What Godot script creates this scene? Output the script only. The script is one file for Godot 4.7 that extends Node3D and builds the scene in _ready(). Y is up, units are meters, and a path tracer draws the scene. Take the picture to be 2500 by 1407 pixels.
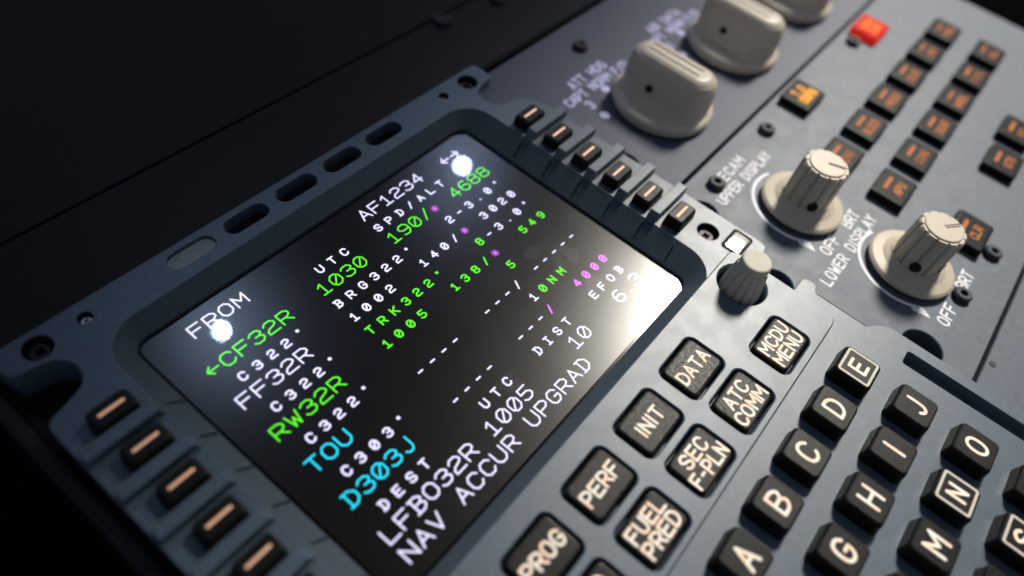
extends Node3D
# Close-up of a flight deck pedestal: a control display unit, the switching panel and the
# system display control panel beside it. All lengths below are millimetres; U turns them into metres.
# x runs along the text, z down the page, y out of the panel; the display glass lies at y = 0.

const U := 0.001
const PITCH := 3.7          # width of one character cell on the display
const ROW := 4.9696         # height of one line on the display

var taken := {}
var mats := {}
var glyphs := {}

# ------------------------------------------------------------------ helpers: nodes
func numbered(called: String) -> String:
	var n: int = taken.get(called, -1) + 1
	taken[called] = n
	return called if n == 0 else "%s_%03d" % [called, n]

func thing(called: String, label: String, category: String, base := Vector3.ZERO, group := "") -> Node3D:
	var o := Node3D.new()
	o.name = numbered(called)
	o.position = base * U
	o.set_meta("label", label)
	o.set_meta("category", category)
	if group != "":
		o.set_meta("group", group)
	add_child(o, true)
	return o

func begin() -> SurfaceTool:
	var st := SurfaceTool.new()
	st.begin(Mesh.PRIMITIVE_TRIANGLES)
	return st

func mesh_part(parent: Node3D, called: String, m: Mesh, mat: Material, at := Vector3.ZERO) -> MeshInstance3D:
	var o := MeshInstance3D.new()
	o.name = called
	o.mesh = m
	o.material_override = mat
	o.position = at * U
	parent.add_child(o, true)
	return o

func part(parent: Node3D, called: String, st: SurfaceTool, mat: Material, at := Vector3.ZERO) -> MeshInstance3D:
	return mesh_part(parent, called, st.commit(), mat, at)

# ------------------------------------------------------------------ helpers: shapes
func tri(st: SurfaceTool, a: Vector3, b: Vector3, c: Vector3, na: Vector3, nb: Vector3, nc: Vector3) -> void:
	var flip := (b - a).cross(c - a).dot(na + nb + nc) > 0.0     # front faces run clockwise
	st.set_normal(na)
	st.add_vertex(a * U)
	if flip:
		st.set_normal(nc)
		st.add_vertex(c * U)
		st.set_normal(nb)
		st.add_vertex(b * U)
	else:
		st.set_normal(nb)
		st.add_vertex(b * U)
		st.set_normal(nc)
		st.add_vertex(c * U)

func quad(st: SurfaceTool, a: Vector3, b: Vector3, c: Vector3, d: Vector3, n: Vector3) -> void:
	tri(st, a, b, c, n, n, n)
	tri(st, a, c, d, n, n, n)

# rings of equal length, walked from the bottom up; the walls are flat from ring to ring and smooth round
func loft(st: SurfaceTool, rings: Array, cap_top := true, cap_bottom := false, inward := false) -> void:
	var n: int = rings[0].size()
	for k in rings.size() - 1:
		var lo: PackedVector3Array = rings[k]
		var hi: PackedVector3Array = rings[k + 1]
		var mid := Vector3.ZERO
		for p in lo:
			mid += p
		for p in hi:
			mid += p
		mid /= 2.0 * n
		var nn := PackedVector3Array()
		nn.resize(n)
		for i in n:
			var t := (lo[(i + 1) % n] - lo[(i + n - 1) % n]) + (hi[(i + 1) % n] - hi[(i + n - 1) % n])
			var m := t.cross(hi[i] - lo[i]).normalized()
			var out := (lo[i] + hi[i]) * 0.5 - mid
			out.y = 0
			if absf(m.dot(out)) < 0.02 * out.length():
				out = Vector3(0, 1, 0)
			if (m.dot(out) < 0.0) != inward:
				m = -m
			nn[i] = m
		for i in n:
			var j := (i + 1) % n
			tri(st, lo[i], lo[j], hi[j], nn[i], nn[j], nn[j])
			tri(st, lo[i], hi[j], hi[i], nn[i], nn[j], nn[i])
	if cap_top:
		fan(st, rings[rings.size() - 1], Vector3.UP)
	if cap_bottom:
		fan(st, rings[0], Vector3.DOWN)

var chance := RandomNumberGenerator.new()
func seat(o: Node3D) -> void:
	# no two keys sit quite alike
	o.rotation = Vector3(chance.randf_range(-1, 1) * 0.006, chance.randf_range(-1, 1) * 0.012, chance.randf_range(-1, 1) * 0.006)
	o.position.y += chance.randf_range(-0.15, 0.1) * U

func fan(st: SurfaceTool, ring: PackedVector3Array, n: Vector3) -> void:
	var c := Vector3.ZERO
	for p in ring:
		c += p
	c /= ring.size()
	for i in ring.size():
		tri(st, c, ring[i], ring[(i + 1) % ring.size()], n, n, n)

func rrect(hx: float, hz: float, r: float, y: float, cx := 0.0, cz := 0.0, seg := 6) -> PackedVector3Array:
	var out := PackedVector3Array()
	r = minf(r, minf(hx, hz) - 0.001)
	for q in 4:
		var sx: float = [1, -1, -1, 1][q]
		var sz: float = [1, 1, -1, -1][q]
		for k in seg + 1:
			var a := q * PI / 2 + k * PI / 2 / seg
			out.append(Vector3(cx + sx * (hx - r) + r * cos(a), y, cz + sz * (hz - r) + r * sin(a)))
	return out

func circle(r: float, y: float, cx := 0.0, cz := 0.0, n := 40) -> PackedVector3Array:
	var out := PackedVector3Array()
	for i in n:
		var a := TAU * i / n
		out.append(Vector3(cx + r * cos(a), y, cz + r * sin(a)))
	return out

func fluted(r: float, y: float, lobes: int, depth: float, power: float, n := 120) -> PackedVector3Array:
	var out := PackedVector3Array()
	for i in n:
		var a := TAU * i / n
		var q := r * (1.0 - depth * pow(1.0 - absf(sin(lobes * a / 2.0)), power))
		out.append(Vector3(q * cos(a), y, q * sin(a)))
	return out

func flat_of(ring: PackedVector3Array) -> PackedVector2Array:
	var out := PackedVector2Array()
	for p in ring:
		out.append(Vector2(p.x, p.z))
	return out

# a polygon with its corners rounded; each corner is [x, z, radius]
func rounded(corners: Array) -> PackedVector2Array:
	var out := PackedVector2Array()
	var n := corners.size()
	for i in n:
		var p := Vector2(corners[i][0], corners[i][1])
		var r: float = corners[i][2]
		var a := Vector2(corners[(i + n - 1) % n][0], corners[(i + n - 1) % n][1])
		var b := Vector2(corners[(i + 1) % n][0], corners[(i + 1) % n][1])
		if r <= 0.0:
			out.append(p)
			continue
		var s := p + (a - p).normalized() * minf(r, a.distance_to(p) * 0.5)
		var e := p + (b - p).normalized() * minf(r, b.distance_to(p) * 0.5)
		for k in 9:
			var t := k / 8.0
			out.append(s.lerp(p, t).lerp(p.lerp(e, t), t))
	return out

func resample(loop: PackedVector2Array, step: float) -> PackedVector2Array:
	var out := PackedVector2Array()
	for i in loop.size():
		var a := loop[i]
		var b := loop[(i + 1) % loop.size()]
		var d := a.distance_to(b)
		if d < 0.02:
			continue
		var k := maxi(1, int(ceil(d / step)))
		for j in k:
			out.append(a.lerp(b, float(j) / k))
	return out

func area(loop: PackedVector2Array) -> float:
	var s := 0.0
	for i in loop.size():
		s += loop[i].cross(loop[(i + 1) % loop.size()])
	return s * 0.5

# a plate with holes: flat top, a small chamfer along every edge, walls down to y0
func plate(st: SurfaceTool, outer: PackedVector2Array, holes: Array, y1: float, y0: float, ch: float, step := 1.0) -> void:
	var loops := [resample(outer, step)]
	for h in holes:
		loops.append(resample(h, minf(step, 0.8)))
	var insets := []
	var pts := PackedVector2Array()
	for li in loops.size():
		var lp: PackedVector2Array = loops[li]
		var sgn := 1.0 if area(lp) > 0.0 else -1.0
		if li > 0:
			sgn = -sgn
		var n := lp.size()
		var inset := PackedVector2Array()
		var nrm := PackedVector2Array()
		for i in n:
			var e0 := (lp[i] - lp[(i + n - 1) % n]).normalized()
			var e1 := (lp[(i + 1) % n] - lp[i]).normalized()
			var m := Vector2(e0.y + e1.y, -e0.x - e1.x).normalized() * sgn
			nrm.append(m)
			inset.append(lp[i] - m * ch)
		insets.append(inset)
		pts.append_array(inset)
		for i in n:
			var j := (i + 1) % n
			var na := Vector3(nrm[i].x, 0, nrm[i].y)
			var nb := Vector3(nrm[j].x, 0, nrm[j].y)
			var a0 := Vector3(lp[i].x, y0, lp[i].y)
			var b0 := Vector3(lp[j].x, y0, lp[j].y)
			var a1 := Vector3(lp[i].x, y1 - ch, lp[i].y)
			var b1 := Vector3(lp[j].x, y1 - ch, lp[j].y)
			var a2 := Vector3(inset[i].x, y1, inset[i].y)
			var b2 := Vector3(inset[j].x, y1, inset[j].y)
			tri(st, a0, b0, b1, na, nb, nb)
			tri(st, a0, b1, a1, na, nb, na)
			var ca := (na + Vector3.UP).normalized()
			var cb := (nb + Vector3.UP).normalized()
			tri(st, a1, b1, b2, ca, cb, cb)
			tri(st, a1, b2, a2, ca, cb, ca)
	if holes.is_empty():
		var rim := PackedVector3Array()
		for p in insets[0]:
			rim.append(Vector3(p.x, y1, p.y))
		fan(st, rim, Vector3.UP)
		return
	var ids := Geometry2D.triangulate_delaunay(pts)
	for k in range(0, ids.size(), 3):
		var a := pts[ids[k]]
		var b := pts[ids[k + 1]]
		var c := pts[ids[k + 2]]
		if absf((b - a).cross(c - a)) < 0.0008:
			continue
		var m := (a + b + c) / 3.0
		if not Geometry2D.is_point_in_polygon(m, insets[0]):
			continue
		var inside := true
		for li in range(1, insets.size()):
			if Geometry2D.is_point_in_polygon(m, insets[li]):
				inside = false
				break
		if inside:
			tri(st, Vector3(a.x, y1, a.y), Vector3(b.x, y1, b.y), Vector3(c.x, y1, c.y), Vector3.UP, Vector3.UP, Vector3.UP)

func box(st: SurfaceTool, x0: float, x1: float, y0: float, y1: float, z0: float, z1: float, ch := 0.2) -> void:
	var cx := (x0 + x1) / 2
	var cz := (z0 + z1) / 2
	var hx := (x1 - x0) / 2
	var hz := (z1 - z0) / 2
	loft(st, [rrect(hx, hz, ch, y0, cx, cz, 2), rrect(hx, hz, ch, y1 - ch, cx, cz, 2), rrect(hx - ch, hz - ch, ch * 0.6, y1, cx, cz, 2)], true, true)

# ------------------------------------------------------------------ helpers: lettering
func define_glyphs() -> void:
	var g := {
		"A": "0,1 .5,0 1,1|.18,.66 .82,.66", "C": "1,.22 .75,0 .25,0 0,.25 0,.75 .25,1 .75,1 1,.78",
		"B": "0,0 .7,0 1,.2 1,.3 .75,.48 1,.64 1,.8 .7,1 0,1|0,0 0,1|0,.48 .75,.48",
		"D": "0,0 .6,0 1,.28 1,.72 .6,1 0,1|0,0 0,1", "E": "1,0 0,0|0,0 0,1|0,1 1,1|0,.48 .85,.48",
		"F": "1,0 0,0|0,0 0,1|0,.48 .85,.48", "G": "1,.22 .75,0 .25,0 0,.25 0,.75 .25,1 .75,1 1,.75 1,.54|1,.54 .55,.54",
		"H": "0,0 0,1|1,0 1,1|0,.5 1,.5", "I": ".5,0 .5,1", "J": ".85,0 .85,.75 .65,1 .3,1 .08,.82",
		"K": "0,0 0,1|1,0 0,.6|.3,.42 1,1", "L": "0,0 0,1|0,1 1,1", "M": "0,1 0,0|0,0 .5,.62|.5,.62 1,0|1,0 1,1",
		"N": "0,1 0,0|0,0 1,1|1,1 1,0", "O": ".28,0 .72,0 1,.25 1,.75 .72,1 .28,1 0,.75 0,.25 .28,0",
		"P": "0,0 .7,0 1,.18 1,.4 .7,.56 0,.56|0,0 0,1", "Q": ".28,0 .72,0 1,.25 1,.75 .72,1 .28,1 0,.75 0,.25 .28,0|.6,.7 1,1",
		"R": "0,0 .7,0 1,.18 1,.4 .7,.56 0,.56|0,0 0,1|.5,.56 1,1",
		"S": "1,.2 .75,0 .25,0 0,.18 0,.32 .25,.48 .75,.53 1,.68 1,.82 .75,1 .25,1 0,.8", "T": "0,0 1,0|.5,0 .5,1",
		"U": "0,0 0,.75 .28,1 .72,1 1,.75 1,0", "V": "0,0 .5,1|.5,1 1,0", "W": "0,0 .25,1|.25,1 .5,.35|.5,.35 .75,1|.75,1 1,0",
		"X": "0,0 1,1|1,0 0,1", "Y": "0,0 .5,.5|.5,.5 1,0|.5,.5 .5,1", "Z": "0,0 1,0 0,1 1,1",
		"0": ".3,0 .7,0 1,.25 1,.75 .7,1 .3,1 0,.75 0,.25 .3,0|.15,.86 .85,.14", "1": ".12,.24 .5,0|.5,0 .5,1|.08,1 .92,1",
		"2": "0,.2 .25,0 .75,0 1,.2 1,.36 .75,.5 .25,.58 0,.76 0,1 1,1", "3": "0,.16 .25,0 .75,0 1,.2 1,.33 .72,.48 .4,.48|.72,.48 1,.64 1,.8 .75,1 .25,1 0,.84",
		"4": ".72,1 .72,0|.72,0 0,.68|0,.68 1,.68", "5": "1,0 .1,0 .05,.42 .7,.42 1,.6 1,.8 .7,1 .25,1 0,.85",
		"6": ".9,.06 .7,0 .3,0 0,.3 0,.75 .28,1 .72,1 1,.8 1,.62 .72,.44 .05,.44", "7": "0,0 1,0 .4,1",
		"8": ".25,0 .75,0 1,.15 1,.33 .75,.47 .25,.47 0,.33 0,.15 .25,0|.25,.47 0,.62 0,.85 .25,1 .75,1 1,.85 1,.62 .75,.47",
		"9": ".1,.94 .3,1 .7,1 1,.7 1,.25 .72,0 .28,0 0,.2 0,.38 .28,.56 .95,.56", "/": ".12,1.02 .88,-.02", "-": ".12,.5 .88,.5", "+": ".1,.5 .9,.5|.5,.15 .5,.85",
		".": ".44,.92 .56,.92", "'": ".38,.02 .62,.02 .62,.2 .38,.2 .38,.02", "*": "0,.5 1,.5|.5,.1 .5,.9|.15,.18 .85,.82|.85,.18 .15,.82",
		"<": "1,.5 .05,.5|.42,.16 .05,.5 .42,.84", ">": "0,.5 .95,.5|.58,.16 .95,.5 .58,.84",
		"b": "0,0 .7,0 1,.2 1,.3 .75,.48 1,.64 1,.8 .7,1 0,1|.2,0 .2,1|.2,.48 .75,.48", "d": "0,0 .6,0 1,.28 1,.72 .6,1 0,1|.2,0 .2,1", "i": ".5,0 .5,1|.15,0 .85,0|.15,1 .85,1",
	}
	for k in g:
		var lines := []
		for s in g[k].split("|"):
			var line := PackedVector2Array()
			for p in s.split(" "):
				var xy: PackedStringArray = p.split(",")
				line.append(Vector2(float(xy[0]), float(xy[1])))
			lines.append(line)
		glyphs[k] = lines

# curved letters get their bevelled corners rounded off for the printed faces
func soften(line: PackedVector2Array) -> PackedVector2Array:
	if line.size() < 4:
		return line
	var out := line
	for pass_no in 2:
		var nxt := PackedVector2Array()
		var closed := out[0].is_equal_approx(out[out.size() - 1])
		if not closed:
			nxt.append(out[0])
		for i in out.size() - 1:
			nxt.append(out[i].lerp(out[i + 1], 0.25))
			nxt.append(out[i].lerp(out[i + 1], 0.75))
		if closed:
			nxt.append(nxt[0])
		else:
			nxt.append(out[out.size() - 1])
		out = nxt
	return out

var lift := 0.0
func stroke(st: SurfaceTool, line: PackedVector2Array, w: float, y: float) -> void:
	for i in line.size() - 1:
		var a := line[i]
		var b := line[i + 1]
		var d := (b - a).normalized() * w * 0.5
		var s := Vector2(-d.y, d.x)
		lift = fmod(lift + 0.004, 0.06)
		var h := y + lift
		var ring := PackedVector3Array()
		var base := d.angle()
		for k in 7:
			var t := base - PI / 2 + PI * k / 6.0
			ring.append(Vector3(b.x + cos(t) * w * 0.5, h, b.y + sin(t) * w * 0.5))
		for k in 7:
			var t := base + PI / 2 + PI * k / 6.0
			ring.append(Vector3(a.x + cos(t) * w * 0.5, h, a.y + sin(t) * w * 0.5))
		fan(st, ring, Vector3.UP)
		s = s

# words laid on a surface at height y, centred on (x, z); size is the height of a capital
func words(st: SurfaceTool, text: String, x: float, z: float, y: float, cap: float, wide: float, gap: float, w: float, weights := {}) -> void:
	var total := 0.0
	for ch in text:
		total += (wide * (0.25 if ch == "I" else 0.7 if ch == "-" else 1.15 if ch == "M" else 1.0)) + gap
	total -= gap
	var at := x - total / 2
	for ch in text:
		var cw: float = wide * (0.25 if ch == "I" else 0.7 if ch == "-" else 1.15 if ch == "M" else 1.0)
		if glyphs.has(ch):
			for line in glyphs[ch]:
				var l := PackedVector2Array()
				for p in soften(line):
					var px: float = (0.5 if ch == "I" else p.x)
					l.append(Vector2(at + px * cw, z - cap / 2 + p.y * cap))
				stroke(st, l, w, y)
		at += cw + gap

# ------------------------------------------------------------------ materials
func noise_tex(freq: float, octaves: int, seed_no: int, size := 512, normal := false, ramp: Gradient = null, strength := 8.0) -> NoiseTexture2D:
	var n := FastNoiseLite.new()
	n.noise_type = FastNoiseLite.TYPE_SIMPLEX_SMOOTH
	n.seed = seed_no
	n.frequency = freq
	n.fractal_octaves = octaves
	var t := NoiseTexture2D.new()
	t.width = size
	t.height = size
	t.seamless = true
	t.noise = n
	t.as_normal_map = normal
	t.bump_strength = strength
	if ramp:
		t.color_ramp = ramp
	return t

func ramp2(a: Color, b: Color, p0 := 0.25, p1 := 0.75) -> Gradient:
	var g := Gradient.new()
	g.offsets = PackedFloat32Array([p0, p1])
	g.colors = PackedColorArray([a, b])
	return g

func lin(r: float, g: float, b: float) -> Color:
	return Color(r, g, b).linear_to_srgb()

func mat(called: String, c: Color, rough: float, spec := 0.5) -> StandardMaterial3D:
	var m := StandardMaterial3D.new()
	m.resource_name = called
	m.albedo_color = c
	m.roughness = rough
	m.metallic_specular = spec
	mats[called] = m
	return m

func grain(m: StandardMaterial3D, tile_mm: float, tone: Texture2D, bump: Texture2D, depth: float) -> void:
	m.uv1_triplanar = true
	m.uv1_world_triplanar = true
	m.uv1_scale = Vector3.ONE * (1000.0 / tile_mm)
	if tone:
		m.albedo_texture = tone
	if bump:
		m.normal_enabled = true
		m.normal_texture = bump
		m.normal_scale = depth

func glow(called: String, c: Color, e: Color, k: float) -> StandardMaterial3D:
	var m := mat(called, c, 0.6, 0.15)
	m.emission_enabled = true
	m.emission = e
	m.emission_energy_multiplier = k
	return m

func make_materials() -> void:
	var fine := noise_tex(0.09, 3, 11, 512, true, null, 5.0)
	var specks := noise_tex(0.035, 4, 5, 512, false, ramp2(Color(0.86, 0.86, 0.87), Color(1, 1, 1), 0.2, 0.75))
	var leather := noise_tex(0.05, 3, 23, 512, true, null, 7.0)
	var worn := worn_paint()
	var satin := noise_tex(0.42, 2, 71, 1024, true, null, 2.0)
	var rubbed := noise_tex(0.012, 4, 41, 512, false, ramp2(Color(0.455, 0.455, 0.455), Color(0.485, 0.485, 0.485), 0.3, 0.7))
	var rubbed_matt := noise_tex(0.012, 4, 43, 512, false, ramp2(Color(0.51, 0.51, 0.51), Color(0.55, 0.55, 0.55), 0.3, 0.7))
	var greasy := noise_tex(0.02, 4, 47, 512, false, ramp2(Color(0.3, 0.3, 0.3), Color(0.52, 0.52, 0.52), 0.3, 0.7))
	var uneven := noise_tex(0.02, 2, 53, 512, false, ramp2(Color(1.0, 0.72, 0.52), Color(0.92, 0.87, 0.81), 0.3, 0.48))
	var paint := mat("grey_blue_paint", lin(0.070, 0.107, 0.150), 0.9, 0.55)
	grain(paint, 48.0, worn, satin, 0.16)
	paint.roughness_texture = rubbed
	var side := mat("grey_blue_panel_paint", lin(0.098, 0.123, 0.162), 1.0, 0.45)
	side.roughness = 1.0
	grain(side, 55.0, worn, satin, 0.16)
	side.roughness_texture = rubbed_matt
	var blue := mat("shade_toned_panel_paint", lin(0.056, 0.07, 0.118), 0.5, 0.45)  # same panel paint toned darker; the shade is put into the colour
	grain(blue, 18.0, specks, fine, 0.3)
	var bez := mat("bezel_plastic", lin(0.058, 0.08, 0.104), 0.45, 0.4)
	grain(bez, 15.0, specks, fine, 0.25)
	var dark := mat("dark_fascia_paint", lin(0.013, 0.0125, 0.016), 0.5, 0.28)
	grain(dark, 40.0, specks, null, 0.0)
	var rail := mat("rail_paint", lin(0.016, 0.016, 0.018), 0.6, 0.3)
	grain(rail, 30.0, specks, fine, 0.4)
	var key := mat("black_key_plastic", lin(0.006, 0.0056, 0.005), 1.0, 0.32)
	grain(key, 7.0, null, leather, 0.25)
	key.roughness_texture = greasy
	mat("black_button_plastic", lin(0.007, 0.007, 0.008), 0.45, 0.22)
	var black := mat("black_and_gap_shade", lin(0.013, 0.013, 0.014), 0.7, 0.25)  # plain black; also stands for shade in recesses, grooves and holes
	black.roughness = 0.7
	mat("screen_border", lin(0.004, 0.004, 0.005), 0.12, 0.5)
	mat("screw_black", lin(0.012, 0.012, 0.013), 0.45, 0.4)
	var steel := mat("screw_steel", lin(0.45, 0.45, 0.46), 0.35, 0.5)
	steel.metallic = 0.9
	var cream := mat("cream_knob_plastic", lin(0.48, 0.425, 0.335), 0.45, 0.45)
	grain(cream, 24.0, null, fine, 0.15)
	var greyk := mat("grey_knob_plastic", lin(0.54, 0.51, 0.43), 0.5, 0.25)
	grain(greyk, 24.0, null, fine, 0.15)
	var tan_k := mat("stone_selector_plastic", lin(0.54, 0.475, 0.385), 0.42, 0.5)
	grain(tan_k, 24.0, null, fine, 0.15)
	mat("groove_paint", lin(0.14, 0.12, 0.095), 0.6, 0.3)
	mat("white_print", lin(0.8, 0.8, 0.84), 0.6, 0.3)
	glow("violet_print", lin(0.45, 0.45, 0.62), lin(0.58, 0.58, 0.95), 0.26)
	mat("cream_outline", lin(0.62, 0.58, 0.5), 0.55, 0.3)
	mat("fastener_metal", lin(0.03, 0.036, 0.048), 0.6, 0.4)
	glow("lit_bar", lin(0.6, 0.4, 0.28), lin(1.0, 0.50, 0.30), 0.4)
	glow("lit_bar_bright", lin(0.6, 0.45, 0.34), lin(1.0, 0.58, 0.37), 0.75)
	var leg := glow("lit_legend", lin(0.66, 0.6, 0.52), Color(1, 1, 1), 0.42)
	leg.uv1_triplanar = true
	leg.uv1_world_triplanar = true
	leg.uv1_scale = Vector3.ONE * 22.0
	leg.emission_operator = BaseMaterial3D.EMISSION_OP_MULTIPLY
	leg.emission_texture = uneven
	glow("lit_orange", lin(0.2, 0.08, 0.04), lin(1.0, 0.33, 0.11), 0.34)
	glow("lit_orange_dim", lin(0.2, 0.08, 0.04), lin(1.0, 0.36, 0.14), 0.19)
	glow("lit_orange_bright", lin(0.2, 0.08, 0.04), lin(1.0, 0.40, 0.13), 0.4)
	glow("lit_amber", lin(0.3, 0.15, 0.03), lin(1.0, 0.40, 0.05), 0.75)
	glow("lit_red", lin(0.3, 0.01, 0.01), lin(1.0, 0.035, 0.015), 0.38)
	glow("lit_red_centre", lin(0.3, 0.06, 0.02), lin(1.0, 0.22, 0.05), 0.8)
	var glass := mat("sensor_glass", lin(0.12, 0.11, 0.10), 0.06, 0.8)
	glass.clearcoat_enabled = true
	glass.clearcoat = 1.0
	glass.clearcoat_roughness = 0.03
	var win := mat("annunciator_glass", lin(0.006, 0.006, 0.007), 0.15, 0.4)
	win.roughness = 0.15
	mat("annunciator_lens", lin(0.1, 0.095, 0.083), 0.25, 0.5)  # paler than the other windows; glossy sheen put into the colour
	mat("floor_shade_black", lin(0.004, 0.004, 0.004), 1.0, 0.0)
	mat("lamp_housing", lin(0.05, 0.05, 0.05), 0.6, 0.3)
	glow("lamp_lens_cool", Color(1, 1, 1), Color(0.78, 0.95, 1.0), 150.0)
	glow("lamp_lens_warm", Color(1, 1, 1), Color(1.0, 0.93, 0.82), 12.0)

# ------------------------------------------------------------------ the display picture
const WHITE := Color(0.86, 0.84, 0.97)
const GREEN := Color(0.33, 0.86, 0.12)
const CYAN := Color(0.12, 0.82, 0.94)
const PINK := Color(0.86, 0.40, 0.96)
const PPM := 14.0
const SX0 := -49.8
const SX1 := 50.5
const SZ0 := -36.7
const SZ1 := 37.0

func put_text(im: Image, text: String, col: int, row: int, c: Color, small := false) -> void:
	var swap := {"B": "b", "D": "d", "I": "i"}
	for i in text.length():
		var ch := text[i]
		if ch == " ":
			continue
		if swap.has(ch):
			ch = swap[ch]
		var w := 1.42 if small else 2.62
		var h := 1.9 if small else 3.1
		var cx: float = (col + i - 11.5 - (0.15 if small else 0.0)) * PITCH
		var cz: float = (row - 6.5 + (0.07 if small else 0.0)) * ROW
		var half := (0.24 if small else 0.215)
		if ch == "*":
			w = 1.9
			h = 2.3
			half = 0.12
		if ch == "<" or ch == ">":
			w = 2.7
			h = 3.0
		for line in glyphs[ch]:
			for k in line.size() - 1:
				var a := Vector2((cx - w / 2 + line[k].x * w - SX0) * PPM, (cz - h / 2 + line[k].y * h - SZ0) * PPM)
				var b := Vector2((cx - w / 2 + line[k + 1].x * w - SX0) * PPM, (cz - h / 2 + line[k + 1].y * h - SZ0) * PPM)
				paint_segment(im, a, b, half * PPM, c)

func paint_segment(im: Image, a: Vector2, b: Vector2, r: float, c: Color) -> void:
	var x0 := maxi(0, int(minf(a.x, b.x) - r - 1))
	var x1 := mini(im.get_width() - 1, int(maxf(a.x, b.x) + r + 2))
	var y0 := maxi(0, int(minf(a.y, b.y) - r - 1))
	var y1 := mini(im.get_height() - 1, int(maxf(a.y, b.y) + r + 2))
	var ab := b - a
	var l2 := maxf(ab.length_squared(), 0.0001)
	for y in range(y0, y1 + 1):
		for x in range(x0, x1 + 1):
			var p := Vector2(x + 0.5, y + 0.5)
			var t := clampf((p - a).dot(ab) / l2, 0.0, 1.0)
			var k := clampf(r + 0.5 - p.distance_to(a + ab * t), 0.0, 1.0)
			if k > 0.0:
				var o := im.get_pixel(x, y)
				im.set_pixel(x, y, Color(maxf(o.r, c.r * k), maxf(o.g, c.g * k), maxf(o.b, c.b * k)))

func display_picture() -> ImageTexture:
	var im := Image.create(int((SX1 - SX0) * PPM), int((SZ1 - SZ0) * PPM), false, Image.FORMAT_RGB8)
	im.fill(Color(0, 0, 0))
	put_text(im, "FROM", 1, 0, WHITE)
	put_text(im, "AF1234", 14, 0, WHITE)
	put_text(im, "<>", 22, 0, WHITE, true)
	put_text(im, "UTC", 9, 1, WHITE, true)
	put_text(im, "SPD/ALT", 14, 1, WHITE, true)
	put_text(im, "<CF32R", 0, 2, GREEN)
	put_text(im, "1030", 8, 2, GREEN)
	put_text(im, "190/", 14, 2, GREEN)
	put_text(im, "*", 18, 2, PINK, true)
	put_text(im, "4688", 20, 2, GREEN)
	put_text(im, "C322'", 1, 3, WHITE, true)
	put_text(im, "BRG322'", 8, 3, WHITE, true)
	put_text(im, "2-3.0'", 18, 3, WHITE, true)
	put_text(im, "FF32R", 0, 4, WHITE)
	put_text(im, "1002", 8, 4, WHITE, true)
	put_text(im, "140/", 14, 4, WHITE, true)
	put_text(im, "*", 18, 4, PINK, true)
	put_text(im, "3020", 20, 4, WHITE, true)
	put_text(im, "C322'", 1, 5, WHITE, true)
	put_text(im, "TRK322'", 8, 5, GREEN, true)
	put_text(im, "8", 18, 5, GREEN, true)
	put_text(im, "-3.0'", 19, 5, WHITE, true)
	put_text(im, "RW32R", 0, 6, GREEN)
	put_text(im, "1005", 8, 6, GREEN, true)
	put_text(im, "138/", 14, 6, GREEN, true)
	put_text(im, "*", 18, 6, PINK, true)
	put_text(im, "549", 21, 6, GREEN, true)
	put_text(im, "C322'", 1, 7, WHITE, true)
	put_text(im, "5", 18, 7, GREEN, true)
	put_text(im, "TOU", 0, 8, CYAN)
	put_text(im, "----", 8, 8, WHITE, true)
	put_text(im, "---/", 14, 8, WHITE, true)
	put_text(im, "-----", 19, 8, WHITE, true)
	put_text(im, "C303'", 1, 9, WHITE, true)
	put_text(im, "1", 17, 9, WHITE, true)
	put_text(im, "0NM", 18, 9, GREEN, true)
	put_text(im, "D303J", 0, 10, CYAN)
	put_text(im, "----", 8, 10, WHITE, true)
	put_text(im, "---", 14, 10, WHITE, true)
	put_text(im, "/", 17, 10, PINK, true)
	put_text(im, "4000", 20, 10, PINK, true)
	put_text(im, "DEST", 1, 11, WHITE, true)
	put_text(im, "UTC", 9, 11, WHITE, true)
	put_text(im, "DIST", 14, 11, WHITE, true)
	put_text(im, "EFOB", 20, 11, WHITE, true)
	put_text(im, "LFBO32R", 0, 12, WHITE)
	put_text(im, "1005", 8, 12, WHITE)
	put_text(im, "10", 16, 12, WHITE)
	put_text(im, "6.3", 21, 12, WHITE)
	put_text(im, "NAV ACCUR UPGRAD", 0, 13, WHITE)
	return ImageTexture.create_from_image(im)

# dust and finger marks on the glass: matter with an outline of its own
func smudges() -> ImageTexture:
	var w := 700
	var h := 514
	var im := Image.create(w, h, false, Image.FORMAT_RGB8)
	var n := FastNoiseLite.new()
	n.seed = 3
	n.frequency = 0.012
	n.fractal_octaves = 4
	var f := FastNoiseLite.new()
	f.seed = 8
	f.frequency = 0.02
	var prints := [Vector3(600, 330, 38), Vector3(585, 400, 30), Vector3(560, 285, 24), Vector3(250, 150, 26), Vector3(330, 420, 30), Vector3(120, 190, 22)]
	for y in h:
		for x in w:
			var k := 0.26 + 0.012 * n.get_noise_2d(x, y)
			for p in prints:
				var d: float = Vector2(x - p.x, (y - p.y) * 1.4).length() / p.z
				if d < 1.0:
					var ridge := 0.5 + 0.5 * sin(Vector2(x - p.x + 14, y - p.y - 9).length() * 1.5 + 4.0 * f.get_noise_2d(x, y))
					k += 0.05 * ridge * smoothstep(1.0, 0.6, d) * smoothstep(-0.35, 0.25, n.get_noise_2d(x * 2.0, y * 2.0))
			im.set_pixel(x, y, Color(k, k, k))
	return ImageTexture.create_from_image(im)

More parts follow.
